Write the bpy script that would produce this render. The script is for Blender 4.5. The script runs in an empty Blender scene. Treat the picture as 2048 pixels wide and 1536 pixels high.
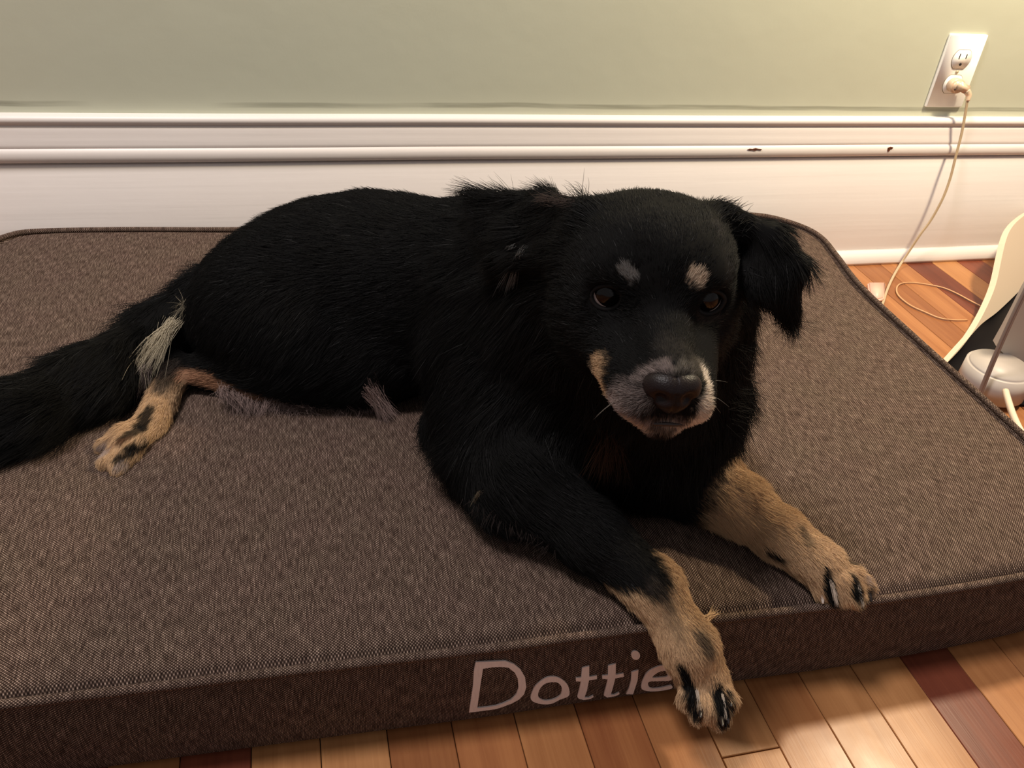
import bpy, bmesh, math, random
import numpy as np
from mathutils import Vector, noise

random.seed(4); rng = np.random.default_rng(4)
S = bpy.context.scene
COL = S.collection

# ------------------------------------------------------------------ camera
FPX = 1714.707616
CAM = Vector((0.0, -1.211281, 0.645191))
RT = Vector((0.969652767, -0.231488590, 0.078654584))
UP = Vector((0.069767095, 0.570328649, 0.818448401))
FW = Vector((0.234320429, 0.788123255, -0.569171039))
cd = bpy.data.cameras.new('camera'); cam = bpy.data.objects.new('camera', cd); COL.objects.link(cam)
from mathutils import Matrix
cam.matrix_world = Matrix(((RT.x, UP.x, -FW.x, CAM.x), (RT.y, UP.y, -FW.y, CAM.y), (RT.z, UP.z, -FW.z, CAM.z), (0, 0, 0, 1)))
cd.sensor_width = 36; cd.lens = FPX / 2048 * 36; cd.clip_start = 0.02; cd.clip_end = 50
S.camera = cam
S.view_settings.view_transform = 'Standard'; S.view_settings.look = 'None'
S.view_settings.gamma = 1; S.view_settings.use_curve_mapping = False
S.view_settings.exposure = 0.0

# ------------------------------------------------------------------ world and lights
W = bpy.data.worlds.new('room_light'); S.world = W; W.use_nodes = True
W.node_tree.nodes['Background'].inputs[0].default_value = (1.0, 0.93, 0.93, 1)
W.node_tree.nodes['Background'].inputs[1].default_value = 0.27

def lamp(name, kind, loc, energy, color, size=0.1, target=None, spot=None):
    l = bpy.data.lights.new(name, kind); l.energy = energy; l.color = color
    if kind == 'AREA': l.shape = 'DISK'; l.size = size
    else: l.shadow_soft_size = size
    o = bpy.data.objects.new(name, l); o.location = loc; COL.objects.link(o)
    if target is not None:
        o.rotation_euler = (Vector(target) - Vector(loc)).to_track_quat('-Z', 'Y').to_euler()
    return o
lamp('floor_lamp_light', 'POINT', (1.15, -0.38, 1.15), 64, (1.0, 0.83, 0.58), 0.055)
lamp('ceiling_light', 'AREA', (-0.55, -0.62, 2.30), 38, (1.0, 0.93, 0.92), 0.4, (-0.2, -0.4, 0))

# ------------------------------------------------------------------ helpers
def ray(px, py): return FW * FPX + RT * (px - 1024) - UP * (py - 768)
def D(px, py, z):
    d = ray(px, py); return CAM + d * ((z - CAM.z) / d.z)
def DY(px, py, y):
    d = ray(px, py); return CAM + d * ((y - CAM.y) / d.y)
def DV(px, py, A, B):                       # point on the upright plane through A and B
    d = ray(px, py); n = Vector((B[1] - A[1], A[0] - B[0], 0)); a = Vector((A[0], A[1], 0))
    return CAM + d * (n.dot(a - CAM) / n.dot(d))

def lin(c):
    return tuple(((v / 255) / 12.92 if v / 255 <= .04045 else ((v / 255 + .055) / 1.055) ** 2.4) for v in c)

def thing(name, label, cat, loc=(0, 0, 0), group=None):
    o = bpy.data.objects.new(name, None); o.location = loc; o.empty_display_size = .05; COL.objects.link(o)
    o['label'] = label; o['category'] = cat
    if group: o['group'] = group
    return o
def link(name, me, mat, parent=None, label=None, smooth=True):
    if smooth:
        me.polygons.foreach_set('use_smooth', [True] * len(me.polygons))
    if mat: me.materials.append(mat)
    o = bpy.data.objects.new(name, me); COL.objects.link(o)
    if parent is not None:
        o.parent = parent; o.matrix_parent_inverse = Matrix.Translation(-parent.location)
    if label: o['label'] = label
    return o
def from_bm(name, bm, mat, parent=None, label=None, smooth=True):
    bmesh.ops.recalc_face_normals(bm, faces=bm.faces)
    me = bpy.data.meshes.new(name); bm.to_mesh(me); bm.free()
    return link(name, me, mat, parent, label, smooth)
def pydata(name, v, f, mat, parent=None, label=None, smooth=True):
    me = bpy.data.meshes.new(name); me.from_pydata([tuple(p) for p in v], [], f); me.update()
    return link(name, me, mat, parent, label, smooth)
def bevel_box(bm, lo, hi, b=.002, seg=2):
    lo = Vector(lo); hi = Vector(hi)
    r = bmesh.ops.create_cube(bm, size=1, matrix=Matrix.Translation((lo + hi) / 2) @ Matrix.Diagonal((*(hi - lo), 1)))
    es = list({e for v in r['verts'] for e in v.link_edges})
    if b: bmesh.ops.bevel(bm, geom=es, offset=b, segments=seg, affect='EDGES', profile=.6)
def catmull(pts, n=6, closed=False):
    P = [Vector(p) for p in pts]; out = []; m = len(P)
    for i in range(m if closed else m - 1):
        if closed: a, b, c, d = P[(i - 1) % m], P[i], P[(i + 1) % m], P[(i + 2) % m]
        else: a, b, c, d = P[max(i - 1, 0)], P[i], P[i + 1], P[min(i + 2, m - 1)]
        for j in range(n):
            t = j / n
            out.append(.5 * (2 * b + (c - a) * t + (2 * a - 5 * b + 4 * c - d) * t * t + (3 * b - a - 3 * c + d) * t ** 3))
    if not closed: out.append(P[-1])
    return out
def tube(bm, pts, r, sides=8, closed=False, uv=None, cap=True):
    P = [Vector(p) for p in pts]; n = len(P); rings = []; L = 0; up = Vector((0, 0, 1)); Ls = []
    for i, p in enumerate(P):
        a = P[(i - 1) % n] if (closed or i) else p; b = P[(i + 1) % n] if (closed or i < n - 1) else p
        t = (b - a).normalized()
        s = t.cross(up)
        if s.length < .05: s = t.cross(Vector((1, 0, 0)))
        s.normalize(); w = s.cross(t).normalized()
        rr = r(i / (n - 1)) if callable(r) else r
        rings.append([bm.verts.new(p + (s * math.cos(k * 2 * math.pi / sides) + w * math.sin(k * 2 * math.pi / sides)) * rr) for k in range(sides)])
        Ls.append(L); L += (P[(i + 1) % n] - p).length
    m = n if closed else n - 1
    for i in range(m):
        A, B = rings[i], rings[(i + 1) % n]
        for k in range(sides):
            f = bm.faces.new((A[k], A[(k + 1) % sides], B[(k + 1) % sides], B[k]))
            if uv is not None:
                rr = r if not callable(r) else .004
                u0, u1 = Ls[i], (Ls[i + 1] if i + 1 < n else L)
                v0, v1 = k * 2 * math.pi / sides * rr, (k + 1) * 2 * math.pi / sides * rr
                for lp, c in zip(f.loops, ((u0, v0), (u0, v1), (u1, v1), (u1, v0))): lp[uv].uv = c
    if cap and not closed:
        bm.faces.new(rings[0]); bm.faces.new(rings[-1][::-1])
def extrude_poly(bm, pts, off):              # closed prism: outline pts, thickness vector off
    a = [bm.verts.new(p) for p in pts]; b = [bm.verts.new(Vector(p) + off) for p in pts]
    n = len(pts); bm.faces.new(a); bm.faces.new(b[::-1])
    for i in range(n): bm.faces.new((a[i], b[i], b[(i + 1) % n], a[(i + 1) % n]))

class NT:                                    # tiny node-tree writer
    def __init__(s, name):
        s.m = bpy.data.materials.new(name); s.m.use_nodes = True; s.t = s.m.node_tree
        s.b = s.t.nodes['Principled BSDF']
    def n(s, typ, **kw):
        x = s.t.nodes.new(typ)
        for k, v in kw.items():
            if k.startswith('i_'):
                key = k[2:]; key = int(key) if key.isdigit() else key
                if hasattr(v, 'links') or isinstance(v, bpy.types.NodeSocket): s.t.links.new(v, x.inputs[key])
                else: x.inputs[key].default_value = v
            else: setattr(x, k, v)
        return x
    def l(s, a, b): s.t.links.new(a, b)
    def math(s, op, a, b=0.0, c=0.0):
        x = s.t.nodes.new('ShaderNodeMath'); x.operation = op
        for i, v in enumerate((a, b, c)):
            if isinstance(v, bpy.types.NodeSocket): s.t.links.new(v, x.inputs[i])
            else: x.inputs[i].default_value = v
        return x.outputs[0]
    def mix(s, f, a, b):
        x = s.t.nodes.new('ShaderNodeMix'); x.data_type = 'RGBA'
        for i, v in ((0, f), (6, a), (7, b)):
            if isinstance(v, bpy.types.NodeSocket): s.t.links.new(v, x.inputs[i])
            else: x.inputs[i].default_value = v if i == 0 else (*v[:3], 1)
        return x.outputs[2]
    def ramp(s, f, stops):
        x = s.t.nodes.new('ShaderNodeValToRGB'); s.t.links.new(f, x.inputs[0])
        e = x.color_ramp.elements
        while len(e) < len(stops): e.new(.5)
        for q, (p, c) in zip(e, stops): q.position = p; q.color = (*c[:3], 1) if hasattr(c, '__len__') else (c, c, c, 1)
        return x.outputs[0]
    def noise(s, vec, scale, detail=2, rough=.5):
        x = s.n('ShaderNodeTexNoise'); x.inputs['Scale'].default_value = scale; x.inputs['Detail'].default_value = detail
        x.inputs['Roughness'].default_value = rough
        if vec is not None: s.l(vec, x.inputs['Vector'])
        return x.outputs['Fac']
    def bump(s, h, strength=.3, dist=.001):
        x = s.n('ShaderNodeBump'); x.inputs['Strength'].default_value = strength; x.inputs['Distance'].default_value = dist
        s.l(h, x.inputs['Height']); s.l(x.outputs[0], s.b.inputs['Normal'])
    def set(s, **kw):
        for k, v in kw.items():
            key = {'color': 'Base Color', 'rough': 'Roughness', 'spec': 'Specular IOR Level', 'sheen': 'Sheen Weight', 'trans': 'Transmission Weight', 'sss': 'Subsurface Weight', 'coat': 'Coat Weight'}.get(k, k)
            if isinstance(v, bpy.types.NodeSocket): s.l(v, s.b.inputs[key])
            elif hasattr(v, '__len__'): s.b.inputs[key].default_value = (*v[:3], 1)
            else: s.b.inputs[key].default_value = v
        return s.m
def scaled(nt, src, sx, sy, sz):
    x = nt.n('ShaderNodeMapping'); x.inputs['Scale'].default_value = (sx, sy, sz); nt.l(src, x.inputs['Vector']); return x.outputs[0]
def plain(name, col, rough=.5, spec=.5, **kw):
    nt = NT(name); nt.set(color=col, rough=rough, spec=spec, **kw); return nt.m

# ------------------------------------------------------------------ materials of the setting
nt = NT('wall_paint'); tc = nt.n('ShaderNodeTexCoord').outputs['Object']
sep = nt.n('ShaderNodeSeparateXYZ'); nt.l(tc, sep.inputs[0])
mott = nt.noise(tc, 3.0, 3)
base = nt.mix(mott, lin((194, 197, 177)), lin((200, 203, 183)))
# darker brush smears of older paint just above the baseboard
sm = nt.noise(scaled(nt, tc, 9, 1, 200), 1.0, 3, .6)
z0 = nt.math('ADD', nt.math('MULTIPLY', nt.math('SUBTRACT', nt.noise(scaled(nt, tc, 5, 1, 1), 1.0, 2), .5), .008), .2665)
band = nt.math('SUBTRACT', 1.0, nt.math('MINIMUM', nt.math('MULTIPLY', nt.math('ABSOLUTE', nt.math('SUBTRACT', sep.outputs[2], z0)), 170.0), 1.0))
where = nt.ramp(nt.noise(scaled(nt, tc, 3.3, 1, 1), 1.0, 1), ((.38, 0), (.46, 1)))
f = nt.math('MULTIPLY', nt.math('MULTIPLY', nt.ramp(band, ((.25, 0), (.6, 1))), where), nt.ramp(sm, ((.25, .35), (.6, 1))))
nt.set(color=nt.mix(nt.math('MULTIPLY', f, .75), base, lin((140, 141, 124))), rough=.42, spec=.35)
h = nt.math('ADD', nt.noise(tc, 9, 3), nt.math('MULTIPLY', nt.noise(tc, 260, 2), .05))
nt.bump(h, .35, .004); M_WALL = nt.m

nt = NT('baseboard_paint'); tc = nt.n('ShaderNodeTexCoord').outputs['Object']
h = nt.math('ADD', nt.noise(scaled(nt, tc, 2, 8, 60), 1, 3), nt.math('MULTIPLY', nt.noise(tc, 40, 2), .4))
nt.set(color=nt.mix(nt.noise(tc, 6, 3), lin((226, 219, 214)), lin((233, 226, 221))), rough=.38, spec=.4)
nt.bump(h, .35, .0015); M_BASE = nt.m

def wood(name, dark, light, gloss=.27):
    nt = NT(name); tcn = nt.n('ShaderNodeTexCoord'); tc = tcn.outputs['Object']
    oi = nt.n('ShaderNodeObjectInfo')
    off = nt.n('ShaderNodeVectorMath', operation='ADD'); nt.l(tc, off.inputs[0])
    cmb = nt.n('ShaderNodeCombineXYZ'); nt.l(nt.math('MULTIPLY', oi.outputs['Random'], 37.0), cmb.inputs[0]); nt.l(nt.math('MULTIPLY', oi.outputs['Random'], 11.0), cmb.inputs[1])
    nt.l(cmb.outputs[0], off.inputs[1]); v = off.outputs[0]
    g1 = nt.noise(scaled(nt, v, 60, 3.0, 1), 1, 4, .6)
    g2 = nt.noise(scaled(nt, v, 500, 14, 1), 1, 2, .6)
    g3 = nt.noise(scaled(nt, v, 14, 1.2, 1), 1, 2)
    k = nt.math('ADD', nt.math('MULTIPLY', g1, .45), nt.math('ADD', nt.math('MULTIPLY', g2, .15), nt.math('MULTIPLY', g3, .4)))
    c = nt.mix(nt.ramp(k, ((.38, 0), (.62, 1))), dark, light)
    br = nt.n('ShaderNodeHueSaturation'); nt.l(c, br.inputs['Color'])
    nt.l(nt.math('ADD', nt.math('MULTIPLY', oi.outputs['Random'], .28), .86), br.inputs['Value'])
    nt.set(color=br.outputs[0], rough=nt.math('ADD', nt.math('MULTIPLY', nt.noise(tc, 25, 3), .16), gloss - .05), spec=.22)
    nt.bump(nt.math('ADD', g2, nt.noise(tc, 12, 2)), .05, .001)
    return nt.m
M_OAK = [wood('floor_wood_light', lin((142, 90, 54)), lin((172, 118, 74))),
         wood('floor_wood_pale', lin((152, 102, 62)), lin((182, 130, 84))),
         wood('floor_wood_tan', lin((128, 76, 46)), lin((158, 104, 64))),
         wood('floor_wood_dark', lin((96, 48, 36)), lin((126, 68, 48)))]

# ------------------------------------------------------------------ the setting
bm = bmesh.new(); bevel_box(bm, (-2.2, 0, -.02), (2.6, .12, 2.4), 0)
o = from_bm('wall_back', bm, M_WALL, smooth=False); o['kind'] = 'structure'

prof = [(0, .2545), (-.011, .2545), (-.0145, .2530), (-.0160, .2495), (-.0155, .2455), (-.0125, .2430), (-.0115, .2412), (-.0130, .2398),
        (-.0140, .2370), (-.0150, .2310), (-.0165, .2240), (-.0180, .2180), (-.0182, .2150), (-.0176, .2130), (-.0188, .2118), (-.0205, .2100), (-.0218, .2065),
        (-.0222, .2020), (-.0214, .1975), (-.0196, .1945), (-.0160, .1930), (-.0105, .1922), (-.0105, .1908), (-.0165, .1903), (-.0176, .1893), (-.0176, .004), (-.0176, 0), (0, 0)]
xs = np.linspace(-2.2, 2.6, 241); v = []; f = []
for i, x in enumerate(xs):
    w = noise.noise((x * 2.1, 0, 3)) * .0012 + noise.noise((x * .7, 5, 3)) * .001
    for y, z in prof:
        v.append((x, y if y == 0 else y + w * .5, z + (w if z > .1 else 0)))
n = len(prof)
for i in range(len(xs) - 1):
    for j in range(n): f.append((i * n + j, i * n + (j + 1) % n, (i + 1) * n + (j + 1) % n, (i + 1) * n + j))
f.append(tuple(range(n))[::-1]); f.append(tuple((len(xs) - 1) * n + j for j in range(n)))
base_o = pydata('baseboard_back', v, f, M_BASE, smooth=False); base_o['kind'] = 'structure'
bmx = bmesh.new(); bmx.from_mesh(base_o.data); bmesh.ops.recalc_face_normals(bmx, faces=bmx.faces); bmx.to_mesh(base_o.data); bmx.free()
base_o.data.polygons.foreach_set('use_smooth', [True] * len(base_o.data.polygons)); base_o.data.set_sharp_from_angle(angle=math.radians(50))

# quarter-round shoe moulding
pr = [(-.0178, .0005)] + [(-.0178 - .0175 * math.sin(a), .0005 + .0215 * math.cos(a)) for a in np.linspace(0, math.pi / 2, 9)]
v = []; f = []; n = len(pr)
for i, x in enumerate(xs):
    w = noise.noise((x * 3.1, 9, 3)) * .0010
    for y, z in pr: v.append((x, y + (w if y < -.018 else 0), z + (w if z > .006 else 0)))
for i in range(len(xs) - 1):
    for j in range(n): f.append((i * n + j, i * n + (j + 1) % n, (i + 1) * n + (j + 1) % n, (i + 1) * n + j))
f.append(tuple(range(n))[::-1]); f.append(tuple((len(xs) - 1) * n + j for j in range(n)))
shoe = pydata('trim_1', v, f, M_BASE); shoe['kind'] = 'structure'
bmx = bmesh.new(); bmx.from_mesh(shoe.data); bmesh.ops.recalc_face_normals(bmx, faces=bmx.faces); bmx.to_mesh(shoe.data); bmx.free()

# chips knocked out of the moulding paint
M_CHIP = plain('bare_wood_chip', lin((92, 52, 34)), .8, .1)
def chip(px, py, pts, lab):
    c = DY(px, py, -.0212); bm = bmesh.new()
    ring = [c + Vector((x * .001, -.0016 + .0003 * math.sin(i * 2.1), z * .001)) for i, (x, z) in enumerate(pts)]
    vv = [bm.verts.new(p) for p in ring]; bm.faces.new(vv)
    r = bmesh.ops.extrude_face_region(bm, geom=list(bm.faces)); bmesh.ops.translate(bm, vec=(0, .006, 0), verts=[g for g in r['geom'] if isinstance(g, bmesh.types.BMVert)])
    from_bm('paint_chip', bm, M_CHIP, base_o, lab, smooth=False)
chip(1508, 300, [(-12, 1.0), (-8, 2.2), (-3, 1.8), (2, 3), (7, 2), (13, 1.5), (10, 0), (5, .6), (1, -.6), (-4, .3), (-8, -.4)], 'long brown chip in the white paint')
chip(1779, 298, [(-4, 2), (1, 3.5), (5, 3), (4, .6), (1, .2), (0, -3), (-3, -4), (-4, -1)], 'small brown chip near the outlet')

# floor: subfloor slab with every board a piece of its own
bm = bmesh.new(); bevel_box(bm, (-2.2, -2.4, -.06), (2.6, .12, -.0125), 0)
floor = from_bm('floor', bm, plain('subfloor', lin((38, 24, 16)), .8), smooth=False); floor['kind'] = 'structure'
PW = .0537; X0 = .0455
kind_at = {5: 1, 6: 0, 7: 1, 8: 1, 9: 3, 10: 0, 4: 0, 3: 2, 2: 0, 1: 2, 0: 2, 19: 3, 20: 1, 21: 3, 18: 0, 17: 2, 16: 0}
joints = {5: (-.868,), 6: (-1.35,), 7: (-1.3, -.4), 9: (-1.4,), 8: (-1.25,), 4: (-1.1,), 19: (-.9,), 21: (-.16, -1.0), 20: (-.7,), 18: (-1.2,)}
cache = {}
for i in range(-38, 48):
    xa = X0 + i * PW; js = joints.get(i)
    if js is None:
        js = []; y = -rng.uniform(.25, .95)
        while y > -2.2: js.append(y); y -= rng.uniform(.45, 1.15)
    cuts = [-.019] + sorted(js, reverse=True) + [-2.3]
    for k in range(len(cuts) - 1):
        y1, y0 = cuts[k], cuts[k + 1]; Lh = round((y1 - y0) / 2, 3)
        mi = kind_at.get(i, int(rng.choice([0, 1, 2, 2, 0, 3])))
        if i == 21 and k: mi = 1
        if i == 5 and k: mi = 1
        key = (Lh, mi)
        if key not in cache:
            b = .0006; hw = PW / 2 - .00035; t = .0125; g = Lh - .0003
            v = [(-hw, -g, -t), (hw, -g, -t), (hw, g, -t), (-hw, g, -t), (-hw, -g, -b), (hw, -g, -b), (hw, g, -b), (-hw, g, -b),
                 (-hw + b, -g + b, 0), (hw - b, -g + b, 0), (hw - b, g - b, 0), (-hw + b, g - b, 0)]
            f = [(3, 2, 1, 0), (8, 9, 10, 11)] + [(a, (a + 1) % 4, (a + 1) % 4 + 4, a + 4) for a in range(4)] + [(a + 4, (a + 1) % 4 + 4, (a + 1) % 4 + 8, a + 8) for a in range(4)]
            me = bpy.data.meshes.new('plank'); me.from_pydata(v, [], f); me.materials.append(M_OAK[mi]); cache[key] = me
        o = bpy.data.objects.new('plank', cache[key]); COL.objects.link(o); o.parent = floor
        o.location = (xa + PW / 2, (y0 + y1) / 2, -rng.uniform(0, .0004))

# ------------------------------------------------------------------ wall outlet
def at(c, x, y, z): return Vector(c) + Vector((x, y, z))
OC = Vector((1.0508, 0, .3279))
M_PLATE = plain('outlet_plastic', lin((254, 252, 244)), .3, .5)
M_SLOT = plain('outlet_slot_dark', lin((30, 26, 22)), .6)
out = thing('wall_outlet', 'white duplex wall outlet on the green wall above the baseboard', 'outlet', OC)
def prism(bm, pts, c, y0, y1, bev=.0008):
    a = [bm.verts.new(Vector(c) + Vector((x, y0, z))) for x, z in pts]; fa = bm.faces.new(a)
    r = bmesh.ops.extrude_face_region(bm, geom=[fa]); nv = [g for g in r['geom'] if isinstance(g, bmesh.types.BMVert)]
    bmesh.ops.translate(bm, vec=(0, y1 - y0, 0), verts=nv)
    if bev:
        ed = [e for e in bm.edges if all(v in nv for v in e.verts)]
        bmesh.ops.bevel(bm, geom=ed, offset=bev, segments=3, affect='EDGES')
bm = bmesh.new()
rr = []
for cx, cz, a0 in ((1, 1, 0), (-1, 1, 90), (-1, -1, 180), (1, -1, 270)):
    for a in range(0, 91, 30):
        t = math.radians(a0 + a); rr.append((cx * .033 + .002 * math.cos(t), cz * .055 + .002 * math.sin(t)))
prism(bm, rr, OC, 0, -.0050, .0014)
plate = from_bm('cover_plate', bm, M_PLATE, out)
for s in (1, -1):
    c = OC + Vector((0, 0, s * .0195)); bm = bmesh.new()
    pts = []
    for k in range(40):
        a = k / 40 * 2 * math.pi; x = .0172 * math.cos(a); z = .0172 * math.sin(a); pts.append((x, max(-.0142, min(.0142, z))))
    prism(bm, pts, c, -.0050, -.0066, .0005)
    rc = from_bm('receptacle', bm, M_PLATE, out)
    # dark seam ring round the receptacle
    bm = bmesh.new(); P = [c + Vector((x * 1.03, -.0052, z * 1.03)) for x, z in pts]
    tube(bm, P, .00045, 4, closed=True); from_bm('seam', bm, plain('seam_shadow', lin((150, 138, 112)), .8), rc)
    for x, hgt in ((-.0063, .0042), (.0063, .0034)):
        bm = bmesh.new(); bevel_box(bm, at(c, x - .0008, -.0069, .0048 - hgt), at(c, x + .0008, -.0060, .0048 + hgt), 0); from_bm('slot', bm, M_SLOT, rc, smooth=False)
    bm = bmesh.new()
    pts2 = [(.0024 * math.cos(t), -.0075 + (.0024 if math.sin(t) < 0 else .0018) * math.sin(t)) for t in np.linspace(0, 2 * math.pi, 14, endpoint=False)]
    prism(bm, pts2, c, -.0060, -.0069, 0); from_bm('ground_hole', bm, M_SLOT, rc, smooth=False)
bm = bmesh.new(); prism(bm, [(.0028 * math.cos(t), .0028 * math.sin(t)) for t in np.linspace(0, 2 * math.pi, 16, endpoint=False)], OC, -.0050, -.0064, .0004)
from_bm('screw', bm, plain('screw_metal', lin((190, 180, 150)), .35, .6), out)

# ------------------------------------------------------------------ lamp cord with its plug
nt = NT('clear_cord_plastic'); nt.set(color=lin((208, 186, 152)), rough=.3, spec=.5, trans=.15); M_CORD = nt.m
nt = NT('clear_plug_plastic'); nt.set(color=lin((240, 208, 178)), rough=.3, spec=.5, trans=.2, sss=.2); M_PLUG = nt.m
cord = thing('power_cord', 'translucent tan lamp cord plugged into the lower socket, hanging to the floor', 'cord', (.93, -.12, 0))
PC = OC + Vector((.001, 0, -.0195))
bm = bmesh.new()
oct_ = [(.0135 * math.cos(t) * 1.0, .0115 * math.sin(t)) for t in np.linspace(0, 2 * math.pi, 20, endpoint=False)]
prism(bm, oct_, PC, -.0067, -.0205, .003)
m2 = Matrix.Translation(PC + Vector((.008, -.0195, -.001))) @ Matrix.Rotation(math.radians(20), 4, 'Y') @ Matrix.Diagonal((.026, .012, .014, 1))
r = bmesh.ops.create_cube(bm, size=1, matrix=m2); bmesh.ops.bevel(bm, geom=list({e for v in r['verts'] for e in v.link_edges}), offset=.003, segments=3, affect='EDGES')
n1 = PC + Vector((.016, -.021, -.005)); e1 = DY(1935, 202, -.027)
tube(bm, catmull([n1, n1 * .5 + e1 * .5 + Vector((.003, 0, .001)), e1], 4), lambda t: .0062 - .0030 * t, 10)
plug = from_bm('plug', bm, M_PLUG, cord)
bm = bmesh.new(); bmesh.ops.create_icosphere(bm, subdivisions=2, radius=.0015, matrix=Matrix.Translation(PC + Vector((-.006, -.0206, -.004)))); from_bm('plug_hole', bm, M_SLOT, plug)  # hole in the plug, its darkness put in as a small dark ball
cp = [DY(1935, 199, -.027), DY(1931, 225, -.028), DY(1923, 268, -.031), DY(1911, 315, -.035), DY(1900, 358, -.039), DY(1885, 398, -.043), DY(1862, 440, -.045), DY(1840, 470, -.047), DY(1818, 503, -.049),
      D(1800, 530, .010), D(1785, 556, .004), D(1773, 583, .003), D(1764, 610, .003), D(1748, 636, .003), Vector((.84, -.27, .003)), Vector((.83, -.33, .003))]
def flat_cord(bm, pts, r):                   # two cores side by side
    for s in (-1, 1): tube(bm, [Vector(p) + Vector((s * r * .75, 0, 0)) for p in pts], r, 8)
bm = bmesh.new(); flat_cord(bm, catmull(cp, 6), .0014); from_bm('cable', bm, M_CORD, cord)
nt = NT('clear_floor_cord'); nt.set(color=lin((206, 158, 114)), rough=.3, spec=.5); M_CORD2 = nt.m
lp = [(.86, -.30), (.89, -.27)]
bm = bmesh.new()
loop = [D(*q, .002) for q in ((1935, 640), (1910, 640), (1880, 636), (1850, 624), (1820, 610), (1798, 592), (1793, 578), (1800, 568), (1820, 565), (1850, 568), (1885, 575), (1912, 586), (1940, 601), (1962, 612))]
flat_cord(bm, catmull(loop, 6), .0009); from_bm('cable_loop', bm, M_CORD2, cord, 'faint clear loop of cord lying on the floor boards')

bm = bmesh.new(); q0 = D(1732, 574, .0); q1 = D(1768, 574, .0); q2 = D(1765, 606, 0); q3 = D(1738, 612, 0)
extrude_poly(bm, [q0 + Vector((0, 0, .001)), q1 + Vector((0, 0, .001)), q2 + Vector((0, 0, .001)), q3 + Vector((0, 0, .001))], Vector((0, 0, .009)))
bmesh.ops.bevel(bm, geom=list(bm.edges), offset=.0025, segments=3, affect='EDGES')
tg = from_bm('cord_switch', bm, plain('pink_plastic', lin((240, 190, 170)), .4))
tg['label'] = 'small pale pink plastic block on the floor against the bed edge'; tg['category'] = 'switch'

# ------------------------------------------------------------------ white plastic machine cut by the right edge of the picture
M_CREAM = plain('cream_plastic', lin((222, 202, 178)), .42, .4)
M_GREY = plain('grey_white_plastic', lin((186, 176, 164)), .5, .4)
M_BLACK = plain('black_base_plastic', lin((18, 15, 17)), .6, .15)
ap = thing('plastic_machine', 'cream and grey plastic appliance with curved side leg, cut off by the right edge', 'appliance', (1.15, -.35, 0))
A, B = (.912, -.356), (1.228, -.147)
lean = Vector((B[1] - A[1], A[0] - B[0], 0)).normalized() + Vector((0, 0, .55)); lean.normalize()   # the leg leans back from its foot line
def DL(px, py):
    d = ray(px, py); return CAM + d * (lean.dot(Vector((A[0], A[1], 0)) - CAM) / lean.dot(d))
ol = catmull([DL(x, y) for x, y in ((1892, 731), (1918, 704), (1941, 673), (1966, 630), (1988, 578), (2001, 520), (2009, 487), (2019, 464), (2036, 445), (2062, 428), (2098, 421), (2110, 450), (2096, 505), (2070, 556), (2046, 578), (2020, 604), (1990, 632), (1960, 655), (1930, 688))], 4, closed=True)
ol = [Vector((p.x, p.y, max(p.z, .001))) for p in ol]
bm = bmesh.new(); nrm = -lean
ol = [p + Vector((0, 0, .006)) for p in ol]
extrude_poly(bm, ol, nrm * .010); leg = from_bm('side_leg', bm, M_CREAM, ap, smooth=False)
bv = leg.modifiers.new('round', 'BEVEL'); bv.width = .003; bv.segments = 3; bv.angle_limit = math.radians(40); bv.limit_method = 'ANGLE'
bm = bmesh.new(); extrude_poly(bm, [Vector((.904, -.352, .001)), Vector((1.222, -.138, .001)), Vector((1.40, -.24, .001)), Vector((1.10, -.50, .001)), Vector((.90, -.44, .001))], Vector((0, 0, .0046)))
bmesh.ops.bevel(bm, geom=list(bm.edges), offset=.0015, segments=2, affect='EDGES'); from_bm('base', bm, M_BLACK, ap)
A2, B2 = (.985, -.405), (1.25, -.455)
pl = [DV(x, y, A2, B2) for x, y in ((2050, 582), (2030, 622), (2010, 660), (1992, 692), (2016, 716), (2034, 742), (2022, 770), (2012, 790), (2030, 840), (2046, 868), (2150, 880), (2190, 700), (2170, 540), (2080, 530))]
pl = [Vector((p.x, p.y, max(p.z, .004))) for p in pl]
bm = bmesh.new(); extrude_poly(bm, pl, Vector((.006, .014, 0))); hs = from_bm('housing', bm, M_GREY, ap, smooth=False)
bv = hs.modifiers.new('round', 'BEVEL'); bv.width = .003; bv.segments = 3; bv.limit_method = 'ANGLE'
# round foot
bm = bmesh.new(); fc = D(1988, 752, .032)
bmesh.ops.create_cone(bm, cap_ends=True, segments=40, radius1=.045, radius2=.043, depth=.044, matrix=Matrix.Translation((fc.x + .004, fc.y + .002, .028)))
bmesh.ops.bevel(bm, geom=[e for e in bm.edges if len(e.link_faces) == 2 and max(len(x.verts) for x in e.link_faces) > 10], offset=.004, segments=3, affect='EDGES')
from_bm('foot', bm, plain('foot_white_plastic', lin((184, 174, 166)), .45), ap)
bm = bmesh.new()
for dx in (0, .0048): tube(bm, catmull([DV(x + dx * 900, y, (.90, -.455), (1.2, -.50)) for x, y in ((1953, 800), (1968, 762), (1986, 718), (2006, 672), (2028, 624), (2052, 575), (2080, 515))], 4), .0022, 8)
from_bm('cable', bm, plain('grey_cable', lin((150, 134, 124)), .5), ap)
bm = bmesh.new(); tube(bm, catmull([D(x, y, .06) for x, y in ((2011, 782), (2016, 800), (2026, 830), (2040, 860), (2060, 890))], 4), .0042, 10)
from_bm('handle', bm, M_CREAM, ap, 'thin cream curved rod')
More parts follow.
